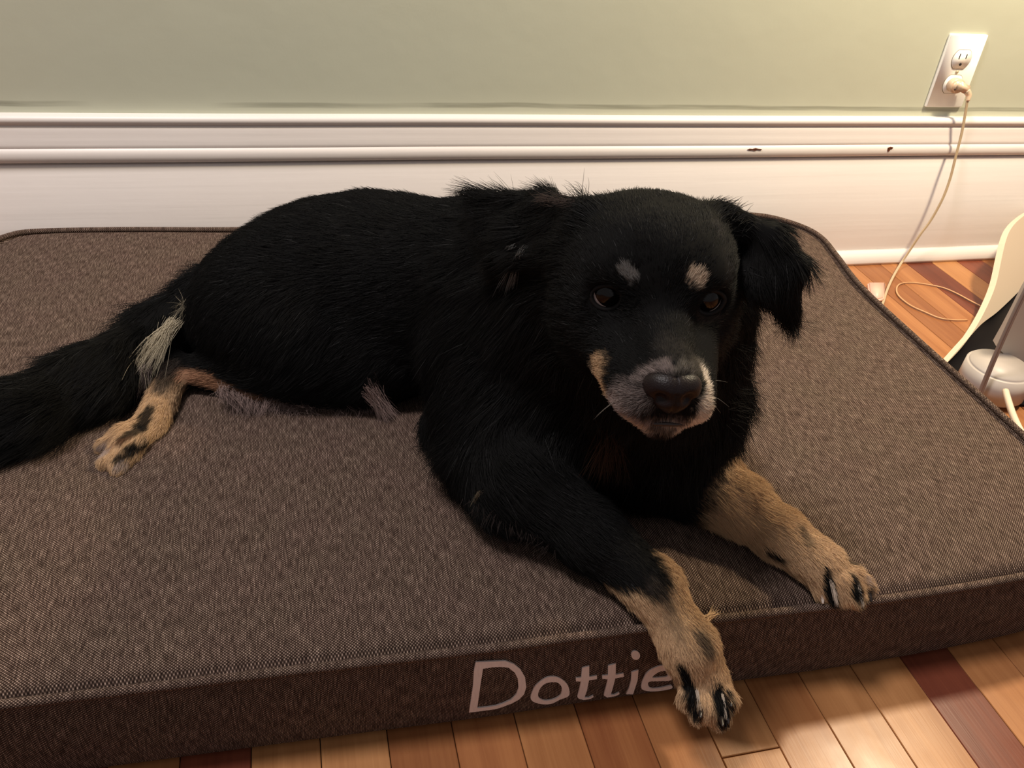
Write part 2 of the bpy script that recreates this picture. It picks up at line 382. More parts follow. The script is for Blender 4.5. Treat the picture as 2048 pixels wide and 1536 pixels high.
# ------------------------------------------------------------------ dog bed
nt = NT('bed_fabric'); tcn = nt.n('ShaderNodeTexCoord'); uv = tcn.outputs['UV']
sx = nt.n('ShaderNodeSeparateXYZ'); nt.l(uv, sx.inputs[0])
wob = nt.math('MULTIPLY', nt.math('SUBTRACT', nt.noise(uv, 90, 2), .5), .0010)
PX, PY_ = .00265, .0023
cu = nt.math('COSINE', nt.math('MULTIPLY', nt.math('ADD', sx.outputs[0], wob), 2 * math.pi / PX))
cv = nt.math('COSINE', nt.math('MULTIPLY', nt.math('ADD', sx.outputs[1], wob), 2 * math.pi / PY_))
chk = nt.math('MULTIPLY', cu, cv)
thr = nt.noise(scaled(nt, uv, 700, 90, 1), 1, 2, .6)
mot = nt.noise(scaled(nt, uv, 130, 40, 1), 1, 3, .6)
k = nt.math('ADD', nt.math('MULTIPLY', chk, .40), nt.math('ADD', nt.math('MULTIPLY', nt.math('SUBTRACT', thr, .5), .8), nt.math('MULTIPLY', nt.math('SUBTRACT', mot, .5), .20)))
c = nt.ramp(nt.math('ADD', k, .5), ((.10, lin((29, 22, 20))), (.42, lin((62, 50, 44))), (.70, lin((97, 82, 74))), (.95, lin((180, 160, 147)))))
hue = nt.mix(nt.noise(uv, 22, 2), (1.06, .96, .96), (.99, .99, .90))
mm = nt.n('ShaderNodeMix', data_type='RGBA', blend_type='MULTIPLY'); mm.inputs[0].default_value = 1; nt.l(c, mm.inputs[6]); nt.l(hue, mm.inputs[7])
nt.set(color=mm.outputs[2], rough=.95, spec=.04)
nt.bump(nt.math('ADD', nt.math('MULTIPLY', chk, .5), thr), .7, .0007); M_FAB = nt.m

bed = thing('dog_bed', 'brown woven rectangular dog bed with piped edge lettered on its front face', 'dog bed', (.19, -.41, 0))
ctrl = [(-.398, -.13), (-.392, -.065), (-.370, -.032), (-.335, -.022), (-.23, -.024), (-.07, -.034), (.15, -.038), (.40, -.037), (.62, -.030), (.72, -.027), (.765, -.040), (.800, -.078), (.811, -.12), (.801, -.18), (.782, -.28),
        (.776, -.42), (.774, -.55), (.770, -.66), (.760, -.74), (.728, -.786), (.68, -.801), (.58, -.807), (.46, -.808), (.33, -.804), (.20, -.801), (.13, -.800), (.0, -.795), (-.12, -.791), (-.24, -.787), (-.33, -.784), (-.375, -.770), (-.400, -.72), (-.404, -.55), (-.403, -.30)]
OUT = catmull([(x, y, 0) for x, y in ctrl], 8, closed=True)
NO = len(OUT)
ctr = Vector((.19, -.41, 0)); zt = .097
def nrm2(i):
    t = OUT[(i + 1) % NO] - OUT[i - 1]; return Vector((-t.y, t.x, 0)).normalized()
nsgn = 1 if (nrm2(0)).dot(OUT[0] - ctr) > 0 else -1
NRM = [nrm2(i) * nsgn for i in range(NO)]
def top_h(x, y, d):
    """height of the cushion top at inset distance d from the outline"""
    rise = 1 - math.exp(-d / .016)
    und = noise.noise((x * 3.2, y * 3.2, 1.5)) * .004 * min(d / .06, 1)
    return zt + .0002 - .0085 * math.exp(-((d - .0046) / .0026) ** 2) + .0053 * rise + .004 * min(d / .2, 1) + und
front_pts = sorted([(p.x, p.y) for p in OUT if p.y < -.74])
def front_y(x, z):
    y = float(np.interp(x, [a for a, _ in front_pts], [b for _, b in front_pts]))
    return y - .0035 * math.sin(max(0, min(1, z / zt)) * math.pi)
bm = bmesh.new(); uvl = bm.loops.layers.uv.new('UVMap')
arc = [0]
for i in range(NO): arc.append(arc[-1] + (OUT[(i + 1) % NO] - OUT[i]).length)
fr = [1 - s for s in (0, .004, .009, .014, .024, .038, .055, .08, .11, .15, .2, .27, .35, .45, .56, .68, .8, .92)]
rings = []
for s in fr:
    ring = []
    for i, p in enumerate(OUT):
        q = ctr + (p - ctr) * s; d = (p - q).length * .8
        ring.append(bm.verts.new((q.x, q.y, top_h(q.x, q.y, d))))
    rings.append(ring)
for a in range(len(rings) - 1):
    for i in range(NO):
        j = (i + 1) % NO; fc = bm.faces.new((rings[a][i], rings[a][j], rings[a + 1][j], rings[a + 1][i]))
        for l in fc.loops: l[uvl].uv = (l.vert.co.x, l.vert.co.y)
fc = bm.faces.new(rings[-1])
for l in fc.loops: l[uvl].uv = (l.vert.co.x, l.vert.co.y)
side = [rings[0]]; prof_s = [(.0003, zt - .006), (.0012, .080), (.0030, .066), (.0035, .050), (.0030, .034), (.0015, .018), (.0, .008), (-.003, .003), (-.006, .0005)]
for off, z in prof_s:
    side.append([bm.verts.new((p.x + NRM[i].x * off, p.y + NRM[i].y * off, z)) for i, p in enumerate(OUT)])
zz = [zt] + [z for _, z in prof_s]
for a in range(len(side) - 1):
    for i in range(NO):
        j = (i + 1) % NO; fc = bm.faces.new((side[a][i], side[a][j], side[a + 1][j], side[a + 1][i]))
        for l, c2 in zip(fc.loops, ((arc[i], zz[a]), (arc[i + 1], zz[a]), (arc[i + 1], zz[a + 1]), (arc[i], zz[a + 1]))): l[uvl].uv = c2
bm.faces.new(side[-1][::-1])
from_bm('cushion', bm, M_FAB, bed)
bm = bmesh.new(); uvl = bm.loops.layers.uv.new('UVMap')
tube(bm, [Vector((p.x + NRM[i].x * .0016, p.y + NRM[i].y * .0016, zt + .0018)) for i, p in enumerate(OUT)], .0038, 10, closed=True, uv=uvl)
from_bm('piping', bm, M_FAB, bed)

# embroidered letters, outlines traced in a 4.6545x crop whose corner is at pixel (920, 1280)
LET = {'D': ([(150,220),(300,208),(420,198),(500,222),(560,265),(600,330),(612,420),(590,490),(545,540),(480,580),(400,615),(335,640),(200,662),(85,680),(100,560),(120,420),(130,300)],
             [(215,270),(300,255),(380,248),(450,252),(505,290),(535,345),(540,430),(520,490),(470,545),(400,580),(335,605),(250,622),(160,632),(175,500),(190,400)]),
 'o': ([(780,340),(850,322),(920,335),(985,385),(1012,450),(1005,510),(930,545),(860,585),(790,595),(700,575),(655,535),(665,475),(700,405)],
       [(850,372),(905,378),(940,420),(940,480),(915,515),(860,545),(790,555),(735,530),(722,485),(745,425),(790,385)]),
 't': ([(1130,240),(1196,222),(1194,320),(1265,305),(1265,338),(1192,350),(1175,450),(1155,525),(1195,528),(1235,503),(1240,520),(1210,540),(1150,552),(1100,535),(1088,515),(1105,440),(1118,362),(1072,362),(1072,330),(1120,325)],),
 't2': ([(1370,215),(1440,195),(1438,295),(1510,280),(1515,312),(1434,328),(1415,420),(1398,495),(1430,498),(1475,470),(1480,488),(1445,510),(1370,525),(1335,505),(1340,470),(1355,400),(1365,338),(1315,335),(1315,305),(1368,300)],),
 'i': ([(1585,268),(1648,245),(1640,350),(1605,492),(1540,490),(1565,430),(1582,350)], [(1625+40*math.cos(a/12*6.2832),118+38*math.sin(a/12*6.2832)) for a in range(12)]),
 'e': ([(1700,320),(1750,250),(1850,203),(1920,212),(1950,255),(1950,340),(1850,352),(1750,358),(1742,395),(1770,428),(1850,425),(1950,400),(1960,430),(1860,455),(1760,460),(1690,440),(1678,400)],
       [(1775,315),(1830,265),(1890,250),(1912,270),(1915,305),(1850,315)])}
nt = NT('letter_thread'); tc = nt.n('ShaderNodeTexCoord').outputs['Object']
st = nt.noise(scaled(nt, tc, 900, 900, 120), 1, 2)
nt.set(color=nt.mix(st, lin((212, 196, 190)), lin((236, 222, 216))), rough=.75, spec=.2); nt.bump(st, .4, .0004); M_LET = nt.m
for key, loops in LET.items():
    cu_ = bpy.data.curves.new('letter', 'CURVE'); cu_.dimensions = '2D'; cu_.fill_mode = 'BOTH'; cu_.extrude = .0006
    for lp_ in loops:
        sharp = key in ('t', 't2', 'i') and len(lp_) != 12
        w3 = [DY(920 + x / 4.6545, 1280 + y / 4.6545, -.803) for x, y in lp_]
        w3 = [Vector((p.x, p.z, 0)) for p in w3]
        pts = w3 if sharp or key == 'D' and False else catmull(w3, 4, closed=True) if key not in ('D',) else w3
        sp = cu_.splines.new('POLY'); sp.points.add(len(pts) - 1); sp.use_cyclic_u = True
        for q, p in zip(sp.points, pts): q.co = (p.x, p.y, 0, 1)
    tmp = bpy.data.objects.new('tmp', cu_); COL.objects.link(tmp)
    bpy.context.view_layer.update()
    me = bpy.data.meshes.new_from_object(tmp.evaluated_get(bpy.context.evaluated_depsgraph_get()))
    bpy.data.objects.remove(tmp); bpy.data.curves.remove(cu_)
    for vtx in me.vertices:
        x, z, w_ = vtx.co; vtx.co = (x, front_y(x, z) - .0004 - w_, z)
    me.name = 'letter'; me.materials.clear()
    link('letter', me, M_LET, bed, 'cream embroidered letter ' + key[0], smooth=False)
# ------------------------------------------------------------------ dog
def V3(p): return np.array((p[0], p[1], p[2]), float)
EYE = np.array((.2356, -.7426, .3718))
HX = np.array((.9805, -.1965, .0056)); HF = np.array((-.1951, -.9695, .1485)); HU = np.array((.0237, .1467, .9889))
def H(x, f, u): return EYE + HX * x + HF * f + HU * u
def N_(v): v = np.asarray(v, float); return v / (np.linalg.norm(v) + 1e-12)

PR = []   # primitives: dict(type, geometry, k, flow, len, lift, dens)
def add(typ, *g, k=.02, flow=(0, 0, -1), fl=.012, lift=.25, dens=1.0, sub=False, name=''):
    PR.append(dict(t=typ, g=g, k=k, flow=N_(flow), fl=fl, lift=lift, dens=dens, sub=sub, name=name))
def cap(a, b, ra, rb, **kw):
    a, b = V3(a), V3(b)
    kw.setdefault('flow', b - a); add('cap', a, b, ra, rb, **kw)
def ell(c, r, axes=None, **kw):
    add('ell', V3(c), np.array(r, float), np.eye(3) if axes is None else np.array(axes, float), **kw)
def tri(a, b, c, r, **kw): add('tri', V3(a), V3(b), V3(c), r, **kw)

back = N_((-.80, .60, -.05))                        # lie of the coat along the trunk, towards the rump
BD = D
# trunk
ell(BD(625, 530, .215), (.061, .061, .057), k=.05, flow=back + (0, 0, -.25), fl=.012, lift=.12, name='hip')
cap(BD(545, 612, .172), BD(760, 572, .190), .070, .083, k=.05, flow=back + (0, 0, -.25), fl=.012, lift=.12, name='loin')
cap(BD(760, 575, .192), BD(1000, 600, .212), .084, .096, k=.05, flow=back + (0, 0, -.3), fl=.014, lift=.12, name='ribs')
cap(BD(1010, 580, .235), BD(1060, 550, .262), .078, .064, k=.05, flow=back + (0, 0, -.2), fl=.024, lift=.05, name='withers')
ell(BD(700, 700, .145), (.10, .060, .045), k=.04, flow=back + (0, 0, -.5), fl=.02, lift=.15, name='belly')
# chest and shoulders
ell(BD(1130, 760, .195), (.085, .085, .095), k=.05, flow=(-.35, 0, -1), fl=.040, lift=.2, name='chest')
ell(BD(1290, 850, .175), (.062, .056, .072), k=.05, flow=(-.05, -.2, -1), fl=.040, lift=.2, name='forechest')
ell(BD(925, 850, .125), (.036, .034, .026), k=.04, flow=(-.7, -.2, -.7), fl=.034, lift=.2, name='shoulder')
cap(BD(1010, 730, .200), BD(1000, 900, .150), .070, .048, k=.04, flow=(-.5, .1, -.8), fl=.032, lift=.2, name='shoulder')
cap(BD(1375, 800, .180), BD(1372, 930, .140), .040, .034, k=.04, flow=(.15, -.1, -1), fl=.032, lift=.2, name='shoulder_far')
cap(D(1440, 615, .330), D(1412, 800, .215), .024, .030, k=.03, flow=(.25, -.05, -1), fl=.028, lift=.2, name='ruff')
# neck
cap(H(0, -.075, -.025), BD(1080, 605, .250), .062, .078, k=.04, flow=(-.3, .35, -.9), fl=.030, lift=.08, name='neck')
cap(H(.010, -.070, -.070), BD(1290, 800, .195), .050, .056, k=.04, flow=(.05, 0, -1), fl=.042, lift=.25, name='throat')
# haunch and hind leg (its right)
ell(BD(560, 640, .165), (.095, .070, .062), axes=[N_((.8, -.55, 0)), N_((.55, .8, 0)), (0, 0, 1)], k=.035, flow=(-.5, -.3, -.8), fl=.014, lift=.12, name='thigh')
cap(BD(600, 650, .160), BD(735, 720, .140), .060, .042, k=.03, flow=(.2, -.3, -.9), fl=.013, lift=.12, name='thigh_low')
cap(BD(720, 745, .132), BD(520, 745, .128), .034, .027, k=.02, fl=.010, lift=.12, name='shank')
cap(BD(520, 745, .128), BD(358, 742, .122), .027, .0145, k=.015, fl=.009, lift=.12, name='shank')
HK = BD(352, 745, .121); MT = BD(300, 850, .112)
cap(HK, MT, .0150, .0155, k=.012, fl=.008, lift=.12, name='hindpast')
ell(BD(352, 738, .122), (.014, .014, .013), k=.01, flow=MT - HK, fl=.008, lift=.12, name='hindpast')
for tx, ty, r0, r1 in ((212, 893, .0085, .0085), (214, 925, .0090, .0085), (236, 936, .0088, .0080), (262, 915, .0085, .0072)):
    e = BD(tx, ty, .1075); m = V3(MT) * .42 + V3(e) * .58 + np.array((0, 0, .006))
    cap(V3(MT) + (V3(e) - V3(MT)) * .15, m, .0115, r0, k=.004, fl=.007, lift=.15, name='hindtoe')
    cap(m, e, r0, r1, k=.003, fl=.007, lift=.15, name='hindtoe')
# tail
TL = [BD(425, 598, .155), BD(335, 662, .133), BD(190, 762, .128), BD(60, 830, .125), BD(-90, 905, .121)]
for i, (ra, rb) in enumerate(((.032, .030), (.030, .034), (.034, .030), (.030, .020))):
    cap(TL[i], TL[i + 1], ra, rb, k=.02, fl=.036, lift=.16, name='tail')
# fore legs: its right one (left in the picture) hangs over the edge
E1 = BD(1035, 965, .148); W1 = BD(1306, 1172, .122); K1 = DY(1378, 1290, -.824); K1b = DY(1405, 1358, -.838)
cap(BD(1000, 870, .155), E1, .045, .038, k=.03, flow=(.5, -.6, -.4), fl=.022, lift=.18, name='upperarm')
cap(E1, BD(1185, 1075, .134), .037, .0260, k=.02, fl=.014, lift=.14, name='forearm')
cap(BD(1185, 1075, .134), W1, .0260, .0215, k=.015, fl=.010, lift=.14, name='forearm')
cap(W1, K1, .0215, .0195, k=.012, fl=.009, lift=.14, name='past')
cap(K1, K1b, .0205, .0200, k=.012, fl=.009, lift=.14, name='past')
def paw_toes(base, tips, up, names='toe', rr=(.0100, .0092)):
    b = V3(base)
    for e, sc in tips:
        e = V3(e); m = b * .36 + e * .64 + np.array(up) * .0050
        cap(b + (e - b) * .12, m, .0115, rr[0] * sc, k=.0045, fl=.008, lift=.15, name=names)
        cap(m, e, rr[0] * sc, rr[1] * sc * .95, k=.0025, fl=.008, lift=.15, name=names)
T1 = [DY(1374, 1392, -.850), DY(1399, 1420, -.860), DY(1436, 1430, -.864), DY(1454, 1398, -.856)]
paw_toes(K1b, [(T1[0], .95), (T1[1], 1.05), (T1[2], 1.08), (T1[3], .95)], (0, -1, .3))
# its left fore leg, stretched out to the edge
E2 = BD(1395, 965, .132); W2 = BD(1556, 1068, .122); K2 = BD(1640, 1130, .120)
cap(E2, BD(1478, 1010, .129), .0300, .0240, k=.02, fl=.012, lift=.14, name='forearm')
cap(BD(1478, 1010, .129), W2, .0240, .0205, k=.015, fl=.010, lift=.14, name='forearm')
cap(W2, K2, .0215, .0205, k=.012, fl=.009, lift=.14, name='past')
T2 = [BD(1640, 1176, .109), BD(1674, 1190, .109), BD(1706, 1193, .109), BD(1728, 1172, .108)]
paw_toes(K2, [(T2[0], 1.0), (T2[1], 1.08), (T2[2], 1.08), (T2[3], .95)], (0, 0, 1))
# head
rear = -HF
cap(H(0, -.050, .008), H(0, -.022, .010), .0500, .0450, k=.02, flow=rear + HU * .3, fl=.0055, lift=.08, name='skull')
for s in (-1, 1):
    ell(H(s * .026, -.040, .012), (.034, .048, .038), axes=[HX, HF, HU], k=.02, flow=rear, fl=.006, lift=.08, name='skull')
    ell(H(s * .038, -.040, -.028), (.025, .040, .034), axes=[HX, HF, HU], k=.02, flow=rear + HX * s * .5 - HU * .5, fl=.012, lift=.15, name='cheek')
    ell(H(s * .030, -.004, .016), (.017, .015, .012), axes=[HX, HF, HU], k=.012, flow=HU + HX * s * .6 + rear * .4, fl=.005, lift=.10, name='brow')
    cap(H(s * .0250, -.004, -.036), H(s * .0150, .056, -.048), .0240, .0180, k=.012, flow=rear - HU * .6 + HX * s * .25, fl=.005, lift=.08, name='muzzle')
    ell(H(s * .034, -.006, -.004), (.0165, .0125, .0155), axes=[HX, HF, HU], k=.010, flow=rear, fl=.003, lift=.1, name='lid')
cap(H(0, .004, -.012), H(0, .064, -.031), .0215, .0150, k=.012, flow=rear, fl=.004, lift=.08, name='bridge')
cap(H(0, -.030, -.060), H(0, .056, -.0655), .0270, .0125, k=.010, flow=rear - HU * .3, fl=.006, lift=.12, name='jaw')
# ears
eb = dict(k=.012, lift=.02, dens=1.6)
a1, a2 = D(1440, 425, .412), D(1470, 470, .385); c1, c2 = D(1545, 478, .400), D(1592, 530, .388); d1, d2 = D(1508, 560, .372), D(1582, 628, .350)
fe = V3(d2) - V3(a1)
tri(a1, c1, a2, .0085, flow=V3(c1) - V3(a1), fl=.014, name='ear', **eb)
tri(a2, c1, d1, .0075, flow=fe, fl=.018, name='ear', **eb)
tri(c1, c2, d1, .0065, flow=V3(c2) - V3(c1) - (0, 0, .03), fl=.022, name='ear', **eb)
tri(d1, c2, d2, .0060, flow=V3(d2) - V3(c1), fl=.026, name='ear', **eb)
b1, b2, b3, b4, b5 = D(1178, 430, .405), D(1090, 412, .375), D(975, 412, .345), D(1010, 520, .335), D(1140, 520, .370)
fb = V3(b4) - V3(b1)
tri(b1, b2, b5, .010, flow=fb, fl=.020, name='ear', **eb)
tri(b2, b3, b4, .009, flow=V3(b3) - V3(b2) + V3(b4) - V3(b2), fl=.028, name='ear', **eb)
tri(b2, b4, b5, .009, flow=fb, fl=.030, name='ear', **eb)
# eye sockets and nostril area are cut back
GZ = {-1: N_(HF - HX * .18), 1: N_(HF + HX * .18)}
for s in (-1, 1):
    e = H(s * .0335, -.006, -.001)
    cap(e + GZ[s] * .005, e + GZ[s] * .03, .0098, .0118, k=.0025, sub=True, name='socket')
# mouth line
cap(H(-.018, .060, -.0610), H(.018, .060, -.0610), .0012, .0012, k=.003, sub=True, name='mouth')

def dist(pr, P):
    g = pr['g']
    if pr['t'] == 'cap':
        a, b, ra, rb = g; ab = b - a; t = np.clip(((P - a) @ ab) / (ab @ ab), 0, 1)
        return np.linalg.norm(P - a - t[..., None] * ab, axis=-1) - (ra + (rb - ra) * t)
    if pr['t'] == 'ell':
        c, r, ax = g; q = (P - c) @ ax.T; k0 = np.linalg.norm(q / r, axis=-1); k1 = np.linalg.norm(q / (r * r), axis=-1) + 1e-9
        return k0 * (k0 - 1) / k1
    a, b, c, r = g
    ba, cb, ac = b - a, c - b, a - c; n = np.cross(ba, ac)
    pa, pb, pc = P - a, P - b, P - c
    ins = (np.sign(pa @ np.cross(ba, n)) + np.sign(pb @ np.cross(cb, n)) + np.sign(pc @ np.cross(ac, n))) < 2
    def seg(p, e): t = np.clip((p @ e) / (e @ e), 0, 1); q = p - t[..., None] * e; return (q * q).sum(-1)
    de = np.minimum(np.minimum(seg(pa, ba), seg(pb, cb)), seg(pc, ac)); dp = (pa @ n) ** 2 / (n @ n)
    return np.sqrt(np.where(ins, de, dp)) - r
def bbox(pr):
    g = pr['g']
    if pr['t'] == 'cap': P = np.array([g[0], g[1]]); r = max(g[2], g[3])
    elif pr['t'] == 'ell': P = np.array([g[0]]); r = float(max(g[1]))
    else: P = np.array(g[:3]); r = g[3]
    return P.min(0) - r, P.max(0) + r
def bed_top(x, y): return .1035

LO = np.array((-.46, -.92, .02)); HI = np.array((.50, -.22, .47)); h = .0034
dim = np.ceil((HI - LO) / h).astype(int)
F = np.full(dim, .03, np.float32)
ax = [LO[i] + h * np.arange(dim[i]) for i in range(3)]
for pr in PR:
    k = pr['k']; lo, hi = bbox(pr); m = .014 + k
    i0 = np.maximum(((lo - m - LO) / h).astype(int), 0); i1 = np.minimum(((hi + m - LO) / h).astype(int) + 2, dim)
    if (i1 <= i0).any(): continue
    sl = tuple(slice(a, b) for a, b in zip(i0, i1))
    G = np.stack(np.meshgrid(*[ax[i][sl[i]] for i in range(3)], indexing='ij'), -1)
    d = dist(pr, G).astype(np.float32); cur = F[sl]
    if pr['sub']:
        d = -d; hh = np.clip(k - np.abs(cur - d), 0, None) / k; F[sl] = np.maximum(cur, d) + hh * hh * k * .25
    else:
        hh = np.clip(k - np.abs(cur - d), 0, None) / k; F[sl] = np.minimum(cur, d) - hh * hh * k * .25
# flatten against the cushion top (the body rests on it)
Z = ax[2][None, None, :]; Y = ax[1][None, :, None]
floor_d = np.where(Y > -.797, (.1015 - Z), -1).astype(np.float32) + np.zeros(dim, np.float32)
F = np.maximum(F, np.minimum(floor_d, .03))
F[0], F[-1], F[:, 0], F[:, -1], F[:, :, 0], F[:, :, -1] = (.03,) * 6

def surface_nets(F):
    S_ = F < 0
    c = [F[i:F.shape[0] - 1 + i, j:F.shape[1] - 1 + j, k_:F.shape[2] - 1 + k_] for i in (0, 1) for j in (0, 1) for k_ in (0, 1)]
    cnt = sum((q < 0).astype(np.int8) for q in c); act = (cnt > 0) & (cnt < 8)
    idx = np.argwhere(act); vals = np.stack([q[act] for q in c], 1)
    offs = np.array([(i, j, k_) for i in (0, 1) for j in (0, 1) for k_ in (0, 1)], float)
    acc = np.zeros((len(idx), 3)); n = np.zeros(len(idx))
    for a in range(8):
        for b in range(a + 1, 8):
            if abs(offs[a] - offs[b]).sum() != 1: continue
            va, vb = vals[:, a], vals[:, b]; m = (va < 0) != (vb < 0)
            t = np.where(m, va / np.where(m, va - vb, 1), 0)
            acc += np.where(m[:, None], offs[a] + t[:, None] * (offs[b] - offs[a]), 0); n += m
    V = idx + acc / n[:, None]
    ids = np.full(act.shape, -1, np.int64); ids[act] = np.arange(len(idx))
    faces = []
    for axis in range(3):
        u, w = (axis + 1) % 3, (axis + 2) % 3
        a = S_; sl0 = [slice(None)] * 3; sl1 = [slice(None)] * 3; sl0[axis] = slice(0, -1); sl1[axis] = slice(1, None)
        cr = a[tuple(sl0)] != a[tuple(sl1)]; E_ = np.argwhere(cr)
        ok = (E_[:, u] > 0) & (E_[:, w] > 0) & (E_[:, u] < a.shape[u] - 1) & (E_[:, w] < a.shape[w] - 1); E_ = E_[ok]
        eu = np.zeros(3, int); eu[u] = 1; ew = np.zeros(3, int); ew[w] = 1
        q = [ids[tuple((E_ - o_).T)] for o_ in (eu * 0, eu, eu + ew, ew)]
        q = np.stack(q, 1); flip = a[tuple(E_.T)]
        q[flip] = q[flip][:, ::-1]; faces.append(q[:, ::-1])
    return V, np.concatenate(faces)
V, Q = surface_nets(F)
BV = LO + V * h
# relax twice to remove the grid's stair pattern
for _ in range(2):
    s_ = np.zeros_like(BV); n_ = np.zeros(len(BV))
    for a, b in ((0, 1), (1, 2), (2, 3), (3, 0)):
        np.add.at(s_, Q[:, a], BV[Q[:, b]]); np.add.at(s_, Q[:, b], BV[Q[:, a]]); np.add.at(n_, Q[:, a], 1); np.add.at(n_, Q[:, b], 1)
    BV = BV * .5 + .5 * s_ / n_[:, None]
# surface point seen through a pixel (from the modelled body, for placing markings)
_q = BV - V3(CAM); _z = _q @ V3(FW); SPX = np.stack([1024 + FPX * (_q @ V3(RT)) / _z, 768 - FPX * (_q @ V3(UP)) / _z], 1)
def SP(px, py):
    d2 = (SPX[:, 0] - px) ** 2 + (SPX[:, 1] - py) ** 2; r = 7.0 ** 2
    m = np.where(d2 < r)[0]
    if len(m) == 0: m = np.argsort(d2)[:12]
    m = m[_z[m] < _z[m].min() + .012]
    return V3(BV[m[np.argmin(d2[m])]])
dogx = thing('dog', 'black dog with tan legs and greying muzzle lying on the brown bed', 'dog', (.16, -.60, .10))
me = bpy.data.meshes.new('body'); me.vertices.add(len(BV)); me.vertices.foreach_set('co', BV.ravel())
me.loops.add(Q.size); me.loops.foreach_set('vertex_index', Q.ravel()); me.polygons.add(len(Q))
me.polygons.foreach_set('loop_start', np.arange(0, Q.size, 4)); me.polygons.foreach_set('loop_total', np.full(len(Q), 4)); me.update(); me.validate()
# ------------------------------------------------------------------ coat colours (real markings, and a forehead sheen painted in)
BLK = np.array((.0065, .0062, .0060)); TAN = np.array(lin((190, 157, 122))); PALE = np.array(lin((196, 170, 144))); GRY = np.array(lin((150, 134, 128)))
DKG = np.array(lin((62, 54, 48))); RUST = np.array(lin((120, 84, 62))); WHT = np.array(lin((214, 198, 180)))
MARK = []   # (a, b, ra, rb, colour, softness, strength)
def mk(a, b, ra, rb, c, soft=.004, st=1.0): MARK.append((V3(a), V3(b), ra, rb, c, soft, st))
LT = np.array(lin((168, 126, 98)))
def ms(x0, y0, x1, y1, ra, rb, c, soft=.004, st=1.0): mk(SP(x0, y0), SP(x1, y1), ra, rb, c, soft, st)
# hanging fore leg
mk(W1, K1, .030, .040, TAN, .007); mk(K1, T1[1], .045, .050, TAN, .004); mk(K1, T1[2], .045, .050, TAN, .004)
ms(1225, 1180, 1300, 1230, .010, .016, TAN, .006); ms(1330, 1130, 1385, 1200, .012, .016, TAN, .006)
ms(1250, 1105, 1305, 1165, .026, .012, BLK, .006); ms(1200, 1110, 1240, 1140, .022, .018, BLK, .006); ms(1310, 1170, 1335, 1205, .007, .004, DKG, .007, .7)
ms(1400, 1272, 1410, 1296, .0065, .0060, DKG, .005, .8); ms(1335, 1225, 1352, 1262, .006, .005, DKG, .008, .35)
ms(1358, 1322, 1378, 1372, .0040, .0060, BLK, .003); ms(1378, 1372, 1394, 1425, .0060, .0050, BLK, .003)
ms(1430, 1370, 1436, 1400, .0045, .0070, BLK, .003); ms(1436, 1400, 1446, 1448, .0070, .0060, BLK, .003); ms(1456, 1380, 1464, 1408, .003, .0045, BLK, .003)
# stretched fore leg
mk(BD(1425, 965, .13), W2, .040, .040, TAN, .008); mk(W2, K2, .045, .045, TAN, .005)
for t in T2: mk(K2, t, .045, .040, TAN, .005)
ms(1395, 930, 1400, 950, .018, .008, BLK, .008)
ms(1588, 1052, 1612, 1082, .004, .004, DKG, .005, .6); ms(1500, 985, 1502, 1010, .005, .006, RUST, .008, .45)
ms(1535, 1098, 1552, 1112, .005, .005, BLK, .004)
ms(1650, 1138, 1656, 1170, .0030, .0050, BLK, .0025); ms(1656, 1170, 1664, 1206, .0050, .0055, BLK, .0025); ms(1702, 1150, 1708, 1178, .0040, .0062, BLK, .0025); ms(1708, 1178, 1716, 1212, .0062, .0050, BLK, .0025)
ms(1684, 1110, 1706, 1124, .0030, .0035, DKG, .003, .9); ms(1728, 1150, 1738, 1190, .004, .005, GRY, .004, .7); ms(1736, 1175, 1741, 1200, .003, .004, BLK, .003, .9)
# hind leg
ms(362, 752, 420, 762, .008, .009, LT, .005); ms(420, 762, 520, 795, .009, .005, LT, .005); ms(520, 795, 640, 826, .005, .003, LT, .005, .8)
mk(HK, MT, .012, .026, TAN, .006); mk(MT, BD(215, 925, .11), .028, .040, TAN, .006)
ms(342, 735, 325, 775, .011, .007, DKG, .008, .85)
ms(304, 816, 282, 850, .0055, .0055, BLK, .004, .95); ms(280, 855, 246, 878, .0055, .005, BLK, .004, .9); ms(296, 884, 270, 896, .004, .0055, BLK, .0035, .95); ms(270, 896, 236, 915, .0055, .005, BLK, .0035, .95)
ms(205, 893, 210, 902, .006, .006, GRY, .004, .8); ms(234, 934, 256, 924, .004, .004, GRY, .004, .8); ms(262, 875, 226, 888, .003, .003, RUST, .004, .6)
# face
ms(1196, 732, 1204, 772, .0090, .0105, TAN, .006, .85); ms(1204, 772, 1240, 826, .0105, .0100, TAN, .007, .85); ms(1182, 730, 1200, 775, .0020, .0030, PALE, .005, .4)
ms(1235, 812, 1275, 845, .0120, .0120, GRY, .009); ms(1250, 790, 1285, 800, .010, .008, GRY, .010, .55)
ms(1262, 838, 1290, 856, .0050, .0040, PALE, .006, .5)
ms(1405, 800, 1398, 845, .0055, .0085, WHT, .004, .95); ms(1388, 850, 1400, 838, .0060, .0060, WHT, .005, .8)
ms(1275, 846, 1345, 854, .0040, .0045, PALE, .004, .95); ms(1350, 854, 1395, 846, .0045, .006, WHT, .004, .8); ms(1360, 842, 1300, 845, .0050, .0050, GRY, .006, .6)
ms(1285, 752, 1330, 738, .0050, .0050, GRY, .006, .6); ms(1362, 737, 1402, 738, .0050, .0060, np.array(lin((116, 108, 98))), .007, .8)
ms(1408, 745, 1416, 790, .0040, .0040, WHT, .003, .9)
ms(1310, 852, 1340, 854, .0032, .0032, DKG, .004, .8)
ms(1340, 690, 1385, 725, .010, .010, np.array(lin((48, 44, 40))), .012, .7)
